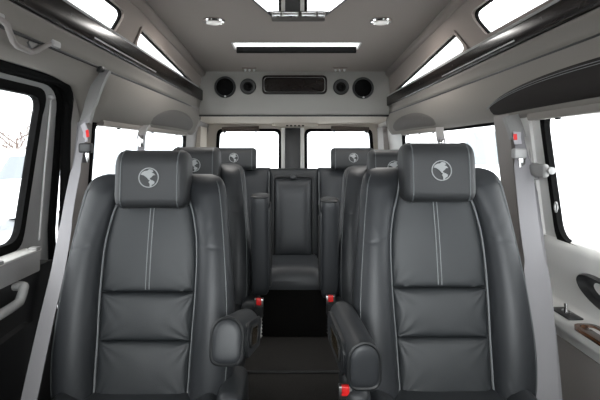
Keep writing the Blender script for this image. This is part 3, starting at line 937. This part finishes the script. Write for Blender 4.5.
make_captain((-SX-.002, SY2, 0), 1, 'charcoal leather captain seat in the second row on the left, armrest folded upright', -math.radians(86), .50, .995, arm_x=.313, arm_l=.40)
make_captain((SX+.002, SY2, 0), -1, 'charcoal leather captain seat in the second row on the right, armrest folded upright', -math.radians(86), .49, .985, arm_x=.304, arm_l=.40)

# rear bench
bench = empty('rear_bench', (0, 3.10, 0)); tag(bench, 'charcoal leather rear bench with a folded centre armrest and two headrests', 'bench')
def pillow(bm, x0, x1, z0, z1, yb, h, tilt, nu=26, nv=26, th=.12, zref=.4):
    loops = []; rows = []
    for j in range(nv+1):
        v = -1+2*j/nv; v = math.sin(v*PI/2)*.6+v*.4; row = []
        for i in range(nu+1):
            u = -1+2*i/nu; u = math.sin(u*PI/2)*.6+u*.4
            x = (x0+x1)/2+(x1-x0)/2*u; z = (z0+z1)/2+(z1-z0)/2*v
            y = yb-h*max(0, (1-abs(u)**6)*(1-abs(v)**6))**.5+(z-zref)*tilt
            row.append(bm.verts.new((x, y, z)))
        rows.append(row)
    for a, b in zip(rows, rows[1:]):
        for i in range(nu): bm.faces.new((a[i], a[i+1], b[i+1], b[i]))
    ring = rows[0]+[r[-1] for r in rows[1:-1]]+rows[-1][::-1]+[r[0] for r in rows[-2:0:-1]]
    bk_ = [bm.verts.new(v.co+Vector((0, th, 0))) for v in ring]
    for i in range(len(ring)): bm.faces.new((ring[i-1], ring[i], bk_[i], bk_[i-1]))
    bm.faces.new(bk_)
for x0, x1 in ((-.68, -.165), (.165, .68)):
    bm = bmesh.new(); pillow(bm, x0, x1, .38, .972, .03, .05, .12); link('backrest', bm, M['leather'], bench, 60)
bm = bmesh.new(); pillow(bm, -.165, .165, .38, .966, .05, .03, .12); link('centre_back', bm, M['leather_panel'], bench, 60)
bm = bmesh.new(); pillow(bm, -.122, .112, .41, .902, -.005, .05, .10, th=.06)
ca = link('centre_armrest', bm, M['leather'], bench, 60); ca['label'] = 'folded-up centre armrest pad'
bm = bmesh.new(); tube(bm, [(p[0], .012+(p[1]-.4)*.11, p[1]) for p in rpoly([(-.132, .40), (.122, .40), (.122, .916), (-.132, .916)], .03)], .009, 8, True); link('recess_seam', bm, M['black_piping'], ca)
bm = bmesh.new(); rbox(bm, (-.005, .035, .917), (.042, .05, .03), .01, 3); link('pull_strap', bm, M['leather_dark'], ca)
for s in (-.165, .165):
    bm = bmesh.new(); tube(bm, [(s, .018+(z-.4)*.12, z) for z in (.40, .6, .8, .95)], .004, 6); link('piping', bm, M['piping'], bench)
for sx in (-.39, .385):
    make_headrest(bench, 1.035, .06, .285, .145, .10, -.12, .030, x=sx)
for x0, x1 in ((-.68, -.175), (-.172, .172), (.175, .68)):
    bm = bmesh.new(); 
    loops = []
    for i in range(15):
        t = i/14; y = .08-.42*t
        e = math.sqrt(max(0, 1-((t-.8)/.2)**2)) if t > .8 else 1
        L = []
        for k in range(15):
            u = -1+2*k/14
            L.append(((x0+x1)/2+(x1-x0)/2*u, y, .31+.105*(.3+.7*e)*max(0, 1-abs(u)**10)**.5+(.008 if t < .8 else .008*e)*(1-u*u)))
        L += [(x1-.004, y, .29), (x0+.004, y, .29)]
        loops.append(L)
    loft(bm, loops); link('seat_cushion', bm, M['leather'], bench, 60)
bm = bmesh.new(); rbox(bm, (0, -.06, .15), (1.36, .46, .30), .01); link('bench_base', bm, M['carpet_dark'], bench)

# ------------------------------------------------------------------ seat belts
def belt_tongue(root, p, side):
    bm = bmesh.new(); rbox(bm, p+Vector((0, -.004, 0)), (.05, .018, .040), .007, 3); link('tongue_cover', bm, M['plastic_dark'], root)
    bm = bmesh.new(); rbox(bm, p+Vector((0, -.002, -.042)), (.028, .003, .05), .001); link('latch_tongue', bm, M['chrome'], root)

bl = empty('seat_belt'); tag(bl, 'grey seat belt hanging from the pillar beside the left cargo door', 'seat belt')
bm = bmesh.new()
ribbon(bm, smooth_path([P(105, 71, 1.88), P(99, 82, 1.86), P(91, 104, 1.83), P(85, 124, 1.80)]), (1, -.35, .2), [.062]*7+[.058]*6+[.05]*6, .012)
cv = link('webbing_sleeve', bm, M['webbing_cover'], bl)
bm = bmesh.new(); rbox(bm, P(101, 69.5, 1.87), (.03, .04, .022), .006); lathe(bm, [(.006, -.01), (.010, -.008), (.010, .008), (.004, .012)], n=14, c=P(101, 69, 1.85), mat=Matrix.Rotation(PI/2, 3, 'X')); link('top_anchor', bm, M['plastic_dark'], bl)
path = smooth_path([P(84, 120, 1.80), P(80, 150, 1.76), P(70, 200, 1.66), P(59, 266, 1.52), P(46, 322, 1.41), P(29, 400, 1.28), P(20, 445, 1.22)])
bm = bmesh.new()
ribbon(bm, path, (1, -.3, .1), [.034]*9+[.044]*6+[.052]*(len(path)-15), .0025); link('webbing', bm, M['webbing'], bl)
path2 = smooth_path([P(79, 122, 1.82), P(75, 160, 1.80), P(66, 215, 1.74), P(55, 262, 1.67), P(43, 312, 1.60), P(32, 368, 1.54), P(22, 420, 1.48)])
bm = bmesh.new(); ribbon(bm, path2, (.8, -1, .1), .040, .0025); link('webbing', bm, M['webbing'], bl)
bm = bmesh.new(); rbox(bm, P(86, 148, 1.76), (.046, .03, .036), .007, 3); link('tongue_cover', bm, M['plastic_dark'], bl)
bm = bmesh.new(); rbox(bm, P(85, 156, 1.76), (.026, .004, .05), .001); link('latch_tongue', bm, M['chrome'], bl)
bm = bmesh.new(); ribbon(bm, [P(83, 124, 1.79), P(86, 132, 1.78), P(85, 142, 1.77)], (1, -.4, 0), .022, .004); wl_ = link('care_label', bm, M['white'], bl)
bm = bmesh.new(); ribbon(bm, [P(87, 130, 1.775), P(88, 137, 1.768)], (1, -.4, 0), .012, .003); link('red_mark', bm, M['red'], wl_)

br = empty('seat_belt'); tag(br, 'grey seat belt hanging from the pillar beside the right front window', 'seat belt')
bm = bmesh.new(); ribbon(bm, smooth_path([P(510, 116, 1.79), P(514, 126, 1.78), P(518, 138, 1.77)]), (1, .2, .0), .062, .016); link('webbing_sleeve', bm, M['webbing_cover'], br)
path = smooth_path([P(518, 128, 1.78), P(523, 165, 1.72), P(530, 230, 1.63), P(539, 290, 1.55), P(543, 350, 1.47), P(547, 440, 1.38)])
bm = bmesh.new(); ribbon(bm, path, (1, -.25, .05), [.028, .030, .032, .034, .038, .044]+[.060]*10+[.074]*(len(path)-16), .0025); link('webbing', bm, M['webbing'], br)
path2 = smooth_path([P(523, 132, 1.80), P(529, 180, 1.75), P(538, 250, 1.66), P(547, 320, 1.56), P(554, 400, 1.46), P(557, 440, 1.42)])
bm = bmesh.new(); ribbon(bm, path2, (1, -.6, .05), .046, .0025); link('webbing', bm, M['webbing'], br)
bm = bmesh.new(); rbox(bm, P(519, 153.5, 1.72), (.046, .03, .036), .007, 3); link('tongue_cover', bm, M['plastic_mid'], br)
bm = bmesh.new(); rbox(bm, P(522, 161, 1.72), (.022, .004, .05), .001); link('latch_tongue', bm, M['chrome'], br)
bm = bmesh.new(); ribbon(bm, [P(517, 132, 1.75), P(517, 138, 1.745), P(518, 144, 1.74)], (1, -.1, 0), .026, .004); wl_ = link('care_label', bm, M['white'], br)
bm = bmesh.new(); ribbon(bm, [P(515, 134, 1.742), P(515.5, 140, 1.738)], (1, -.1, 0), .012, .003); link('red_mark', bm, M['red'], wl_)

def rear_belt(px, py, px2, py2, Y, label):
    root = empty('seat_belt'); tag(root, label, 'seat belt')
    bm = bmesh.new(); ribbon(bm, smooth_path([P(px, py, Y), P((px+px2)/2-1, (py+py2)/2, Y-.05), P(px2, py2+4, Y-.1)], 4), (1, .3, .3), .04, .012); link('webbing_sleeve', bm, M['webbing_cover'], root)
    bm = bmesh.new(); ribbon(bm, smooth_path([P(px2, py2, Y-.1), P(px2, py2+14, Y-.12), P(px2-(6 if px < 294 else -6), py2+110, Y-.12)], 4), (1, .5, 0), .036, .003); link('webbing', bm, M['webbing'], root)
    bm = bmesh.new(); rbox(bm, P(px2, py2+7, Y-.13), (.022, .016, .06), .004); link('latch_tongue', bm, M['chrome'], root)
rear_belt(147, 126, 141, 134, 2.57, 'short grey belt end hanging over the left rear side window')
rear_belt(440, 128, 441.5, 138, 2.58, 'short grey belt end hanging over the right rear side window')

def buckle(p, label, out=-1, boot=True):
    root = empty('belt_buckle', (p.x, p.y, 0)); tag(root, label, 'buckle', 'red-button seat belt buckles')
    z = p.z
    bm = bmesh.new(); rbox(bm, (0, 0, z-.035), (.034, .022, .078), .006, 3); b = link('buckle_body', bm, M['plastic_dark'], root)
    bm = bmesh.new(); sheet(bm, rpoly([(-.018, -.012), (.018, -.012), (.018, .012), (-.018, .012)], .004), [rpoly([(-.013, -.009), (.013, -.009), (.013, .009), (-.013, .009)], .003)], lambda u, v, t: Vector((u, v, z-.004+t)), .006)
    rbox(bm, (0, -.0125, z-.012), (.036, .003, .032), .001)
    link('buckle_rim', bm, M['steel'], root)
    bm = bmesh.new(); rbox(bm, (0, -.007, z-.008), (.022, .018, .026), .003); link('release_button', bm, M['red'], root)
    bm = bmesh.new()
    pts = [(.0, .0, z-.07)]; n = 12
    zz = [z-.07-(.085)*i/n for i in range(n+1)]
    if boot: lathe(bm, [(.014 if i % 2 else .010, q) for i, q in enumerate(zz)], n=14)
    tube(bm, smooth_path([(0, 0, zz[-1]+.005), (out*.015, .01, zz[-1]-.012), (out*.06, .03, zz[-1]-.035), (out*.09, .05, .0)], 4), .009, 8)
    link('stalk', bm, M['plastic_mid'], root)
buckle(P(259, 299, 1.93), 'red-button belt buckle with ribbed stalk beside the left lowered armrest', -1)
buckle(P(330.5, 296, 1.93), 'red-button belt buckle just behind the right lowered armrest', 1)
buckle(P(345, 386, 1.32), 'red-button belt buckle at the bottom, beside the right nearest seat', 1)

# ------------------------------------------------------------------ front of the cab
wsh = rpoly([(-.86, .80), (.86, .80), (.78, 1.56), (-.78, 1.56)], .08)
bm = bmesh.new(); sheet(bm, [(-.93, 0), (.93, 0), (.86, 1.83), (-.86, 1.83)], [wsh], lambda u, v, t: Vector((u, YF-t, v)), .04)
structure('wall_front', bm, M['plastic_mid'])
wf = empty('window_11'); tag(wf, None, 'window', kind='structure')
bm = bmesh.new(); sheet(bm, wsh, [], lambda u, v, t: Vector((u, YF-.02-t, v)), .004); link('pane', bm, M['glass'], wf)

# ------------------------------------------------------------------ outside
bm = bmesh.new(); rbox(bm, (0, 10, -.62), (160, 160, .04), 0)
o = structure('ground_outside', bm, M['snow'])

def car(name, loc, rz, label, mat, L=4.8, Wd=1.9, H=1.7, van=False):
    root = empty(name, loc, rz); tag(root, label, 'vehicle')
    k = L/4.8
    side = [(-2.4, .35), (-2.4, .85), (-2.25, .98), (-1.0, 1.08), (-.35, H), (1.9, H), (2.3, 1.15), (2.4, .8), (2.4, .35)]
    if van: side = [(-2.4, .35), (-2.4, .95), (-1.9, 1.15), (-1.3, H), (2.3, H+.02), (2.4, H-.1), (2.4, .35)]
    side = rpoly([(x*k, z) for x, z in side], .12, 4)
    bm = bmesh.new()
    loft(bm, [[(x, y*(1 if z < 1.1 else 1-.12*(z-1.1)), z) for x, z in side] for y in (-Wd/2, -Wd/2+.06, 0, Wd/2-.06, Wd/2)])
    link('body', bm, mat, root, 30)
    for s in (-1, 1):
        for (x0, x1) in ((-.75, .3), (.4, 1.7)):
            bm = bmesh.new()
            q = rpoly([(x0*k, 1.12), (x1*k, 1.12), ((x1-.05)*k, H-.14), ((x0+(.4 if x0 < 0 else .0))*k, H-.14)], .05)
            sheet(bm, q, [], lambda u, v, t: Vector((u, s*(Wd/2*(1-.12*(v-1.1))-.01+t), v)), .015); link('window_pane', bm, M['car_glass'], root)
        for x in (-1.5*k, 1.45*k):
            bm = bmesh.new(); lathe(bm, [(.10, -.11), (.33, -.10), (.35, -.06), (.35, .06), (.33, .10), (.10, .11)], n=24, c=(x, s*(Wd/2-.12), .35), mat=Matrix.Rotation(PI/2, 3, 'X')); link('wheel', bm, M['tyre'], root)
    return root
G = -.6
car('parked_car', (-6.3, 9.9, G), math.radians(75), 'white parked car on the snow outside the left cargo door window', M['car_white'])
car('parked_van', (-6.6, 18.0, G), math.radians(5), 'pale blue parked van on the snow outside the left rear side window', M['car_silver'], 6.2, 2.1, 2.3, True)
car('parked_van', (7.0, 19.0, G), math.radians(3), 'white parked van on the snow outside the right side windows', M['car_white'], 6.0, 2.1, 2.5, True)

def tree(x, y, h, label, seed):
    rnd = random.Random(seed)
    root = empty('bare_tree', (x, y, G)); tag(root, label, 'tree', 'bare trees')
    bt = bmesh.new(); tube(bt, [(0, 0, 0), (.05, 0, h*.25), (.0, .05, h*.5)], [h*.022, h*.016, h*.010], 8)
    link('trunk', bt, M['bark'], root)
    bm = bmesh.new()
    def branch(p, d, l, r, lev):
        q = p+d*l; mid = (p+q)/2+Vector((rnd.uniform(-1, 1), rnd.uniform(-1, 1), rnd.uniform(-.5, .5)))*l*.06
        tube(bm, [p, mid, q], [r, r*.8, r*.6], 4)
        if lev == 0: return
        for k in range(3 if lev > 1 else 4):
            d2 = (d+Vector((rnd.uniform(-.8, .8), rnd.uniform(-.8, .8), rnd.uniform(-.1, .7)))).normalized()
            branch(p.lerp(q, rnd.uniform(.4, 1)), d2, l*rnd.uniform(.5, .8), r*.55, lev-1)
    for k in range(9):
        a = k*2.4; z = h*(.12+.045*k)
        branch(Vector((0, 0, z)), Vector((math.cos(a), math.sin(a), .7)).normalized(), h*.26, h*.009, 3)
    link('branches', bm, M['bark'], root)
for i, (x, y, h) in enumerate([(-11.6, 20.5, 3.4), (-16.2, 28.0, 4.6), (-10.6, 26.0, 3.6)]):
    tree(x, y, h, ('small bare tree outside the left cargo door window, nearer the van', 'taller bare tree farther off outside the left cargo door window', 'bare tree outside the left rear side window, above the belt latch')[i], i+3)

# ------------------------------------------------------------------ light and camera
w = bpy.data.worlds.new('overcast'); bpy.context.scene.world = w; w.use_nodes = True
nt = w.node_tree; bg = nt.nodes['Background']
tc = nt.nodes.new('ShaderNodeTexCoord'); sp = nt.nodes.new('ShaderNodeSeparateXYZ')
ramp = nt.nodes.new('ShaderNodeValToRGB')
ramp.color_ramp.elements[0].position = 0; ramp.color_ramp.elements[0].color = (.80, .82, .86, 1)
ramp.color_ramp.elements[1].position = .6; ramp.color_ramp.elements[1].color = (1, 1, 1, 1)
nt.links.new(tc.outputs['Generated'], sp.inputs[0]); nt.links.new(sp.outputs['Z'], ramp.inputs[0])
nt.links.new(ramp.outputs[0], bg.inputs['Color'])
# added sky glow ahead of the van, out of view, brightens seats and bench
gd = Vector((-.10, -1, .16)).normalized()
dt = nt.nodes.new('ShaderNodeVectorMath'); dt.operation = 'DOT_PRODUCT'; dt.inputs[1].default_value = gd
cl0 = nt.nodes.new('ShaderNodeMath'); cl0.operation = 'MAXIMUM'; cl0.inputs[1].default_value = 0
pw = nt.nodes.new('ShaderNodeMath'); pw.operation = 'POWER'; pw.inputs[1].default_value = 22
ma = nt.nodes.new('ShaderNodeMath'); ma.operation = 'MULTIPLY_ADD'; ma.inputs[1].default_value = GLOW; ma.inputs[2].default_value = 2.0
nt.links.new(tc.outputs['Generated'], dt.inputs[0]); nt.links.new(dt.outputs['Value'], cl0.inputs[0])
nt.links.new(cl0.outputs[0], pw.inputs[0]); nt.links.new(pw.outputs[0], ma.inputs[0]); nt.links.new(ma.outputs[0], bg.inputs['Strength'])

cam = bpy.data.cameras.new('camera'); co = bpy.data.objects.new('camera', cam); C.objects.link(co)
co.location = (0, 0, CAMZ); co.rotation_euler = (PI/2, 0, 0)
cam.sensor_width = 36; cam.lens = F/600*36; cam.clip_start = .02; cam.clip_end = 300
cam.shift_x = (300-CX)/600; cam.shift_y = -(200-CY)/600
sc = bpy.context.scene; sc.camera = co
sc.view_settings.view_transform = 'Standard'; sc.view_settings.look = 'None'
sc.view_settings.gamma = 1; sc.view_settings.exposure = 1.25; sc.view_settings.use_curve_mapping = False
sc.cycles.use_denoising = True
sc.cycles.max_bounces = 10; sc.cycles.diffuse_bounces = 6; sc.cycles.transparent_max_bounces = 16
